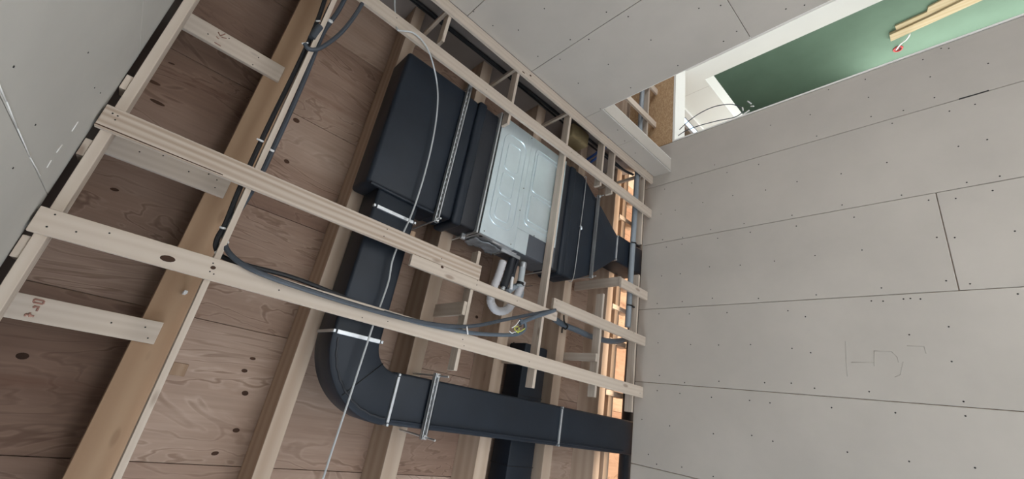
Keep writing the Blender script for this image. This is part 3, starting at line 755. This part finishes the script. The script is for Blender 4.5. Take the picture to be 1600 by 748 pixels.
# cables, pipes and insulation above the edge batten
cable('black_cable', [(1.252, y, 1.135 + .006*math.sin(y*4)) for y in (-.1, .3, .6, .9, 1.15, 1.3)] + [(1.235, 1.42, 1.12), (1.19, 1.50, 1.085), (1.17, 1.545, 1.05)], .006, CABLEBLK, 'black cable running above the edge batten to the grey pipe')
cable('black_cable', [(1.254, y, 1.152 + .004*math.sin(y*5+1)) for y in (-.1, .3, .6, .9, 1.15, 1.3)] + [(1.24, 1.42, 1.14), (1.2, 1.50, 1.10)], .004, CABLEBLK, 'thinner black cable running above the edge batten')
MB().box(1.165, 1.238, 1.12, 1.235, 1.09, 1.165, .012, 3).build('insulation_tuft', YELLOW, None, True, label='yellow mineral wool pad tucked above the edge batten', category='insulation')
for dx in (0, .03):
    cable('blue_pipe', [(1.13+dx, 1.302, 1.15), (1.15+dx, 1.302, 1.09), (1.19+dx, 1.304, 1.05), (1.215+dx, 1.304, 1.04)], .006, BLUE, ['thin blue pipe between two short cross battens, beside the air unit end', 'thin blue pipe between two short cross battens, against the edge batten'][dx > 0], 'pipe')
# small brown blocks on joists
bk = MB().box(.40, .435, .492, .515, 1.08, 1.165, mm(2)).build('timber_block', DARKWOOD, None, label='small brown block at the corner of plenum and branch duct', category='block')
MB().box(-.045, -.02, .098, .125, 1.13, 1.17, mm(1.5)).build('timber_block', DARKWOOD, None, label='small block stuck to the side of the wide beam', category='block')
MB().box(.116, .123, .062, .069, 1.135, 1.168, mm(2)).build('cable_peg', WPLAST, None, label='white plastic peg under the wide beam beside the knotted batten', category='peg')

# ================================================================ THROUGH THE DOORWAY
lamp = empty('strip_lamp', (2.15, 2.2, 1.2), label='bluish strip lamp glowing above the white partition', category='lamp')
MB().box(2.10, 2.135, 2.0, 2.9, 1.215, 1.235, mm(3)).build('lamp_body', WPLAST, lamp)
MB().box(2.104, 2.131, 2.02, 2.88, 1.205, 1.215, mm(3)).build('diffuser', LED, lamp)
for y in (2.2, 2.7): MB().tube([(2.1175, y, 1.234), (2.1175, y, ZD)], .0025, 6, 1).build('suspension_rod', ZINC, lamp)
def yp(L, y): return [P(a, b, 'Y', y) for a, b in L]
cable('thin_cable', yp([(1056,208),(1075,190),(1095,176),(1118,166),(1142,163),(1156,167),(1161,172)], 1.69), .0022, CABLEGRY, 'thin dark cable arching higher across the bright opening')
cable('thin_cable', yp([(1057,214),(1070,205),(1090,197),(1120,189),(1148,183),(1162,174)], 1.68), .0022, CABLEGRY, 'thin dark cable arching lower across the bright opening')
tapew = empty('tape_scrap', yp([(1166,176)], 1.67)[0], label='torn white tape scraps on the cable ends at the wall edge', category='tape')
for L in ([(1160,168),(1161,173)], [(1161,179),(1165,176),(1171,172)], [(1168,158),(1174,162)], [(1173,166),(1178,166)]):
    MB().tube(yp(L, 1.668), .003, 5, 2).build('tape_strip', WPLAST, tapew)
# socket box with wire on the green wall, trim boards leaning on it
XG = 2.55
bx_ = empty('socket_box', P(1403, 76, 'X', XG), label='round red flush socket box with a wire tail in the green wall', category='socket box')
c_ = P(1403, 76, 'X', XG)
ring = MB(); ring.tube([(XG-.002, c_[1]+.021*math.cos(a*math.pi/12), c_[2]+.021*math.sin(a*math.pi/12)) for a in range(25)], .005, 6, 1, False)
ring.build('rim', REDP, bx_, True)
MB().disc((XG-.0005, c_[1], c_[2]), '-X', .019, 18, .0008).build('hollow', BLACK, bx_)
MB().disc((XG-.0015, c_[1]-.003, c_[2]+.006), '-X', .012, 14, .0006).build('inner_wall', REDP, bx_)
MB().tube([P(1400, 78, 'X', XG-.004), P(1408, 68, 'X', XG-.03), P(1416, 62, 'X', XG-.04), P(1422, 53, 'X', XG-.045)], .0042, 7, 6).build('wire_tail', WPLAST, bx_, True)
def trim(L, t, lab):
    q = [P(a, b, 'X', XG) for a, b in L]
    return MB().prism([(p[1], p[2]) for p in q], 'X', XG-t, XG-.0005, mm(2)).build('trim_board', FRESH, None, label=lab, category='board', group='trim boards on the green wall')
trim([(1391,61),(1389,51),(1448,24),(1520,-12),(1545,-9)], .022, 'pale trim strip leaning on the green wall above the red box')
trim([(1400,45.5),(1398,39),(1448,16.5),(1449.5,9.5),(1478,-6),(1525,-14.5),(1448,23.4)], .012, 'pale stepped trim board behind the trim strip on the green wall')

zk = ZD - .0002
for (x, y, ra, rb) in ((239,128,.006,.02), (246,160,.006,.02), (448,252,.008,.010), (35,556,.009,.012), (383,614,.008,.010), (369,672,.007,.010), (382,579,.006,.009), (395,560,.005,.009), (336,708,.006,.010), (463,188,.010,.012), (179,296,.005,.010), (268,99,.003,.009), (745,495,.008,.009), (708,525,.007,.008), (803,536,.007,.008)):
    MB().disc(P(x, y, 'Z', zk), '-Z', 1, 14, 0.0004, (ra*.75, rb*.8), random.uniform(-.2, .2)).build('knot', KNOT, deck)
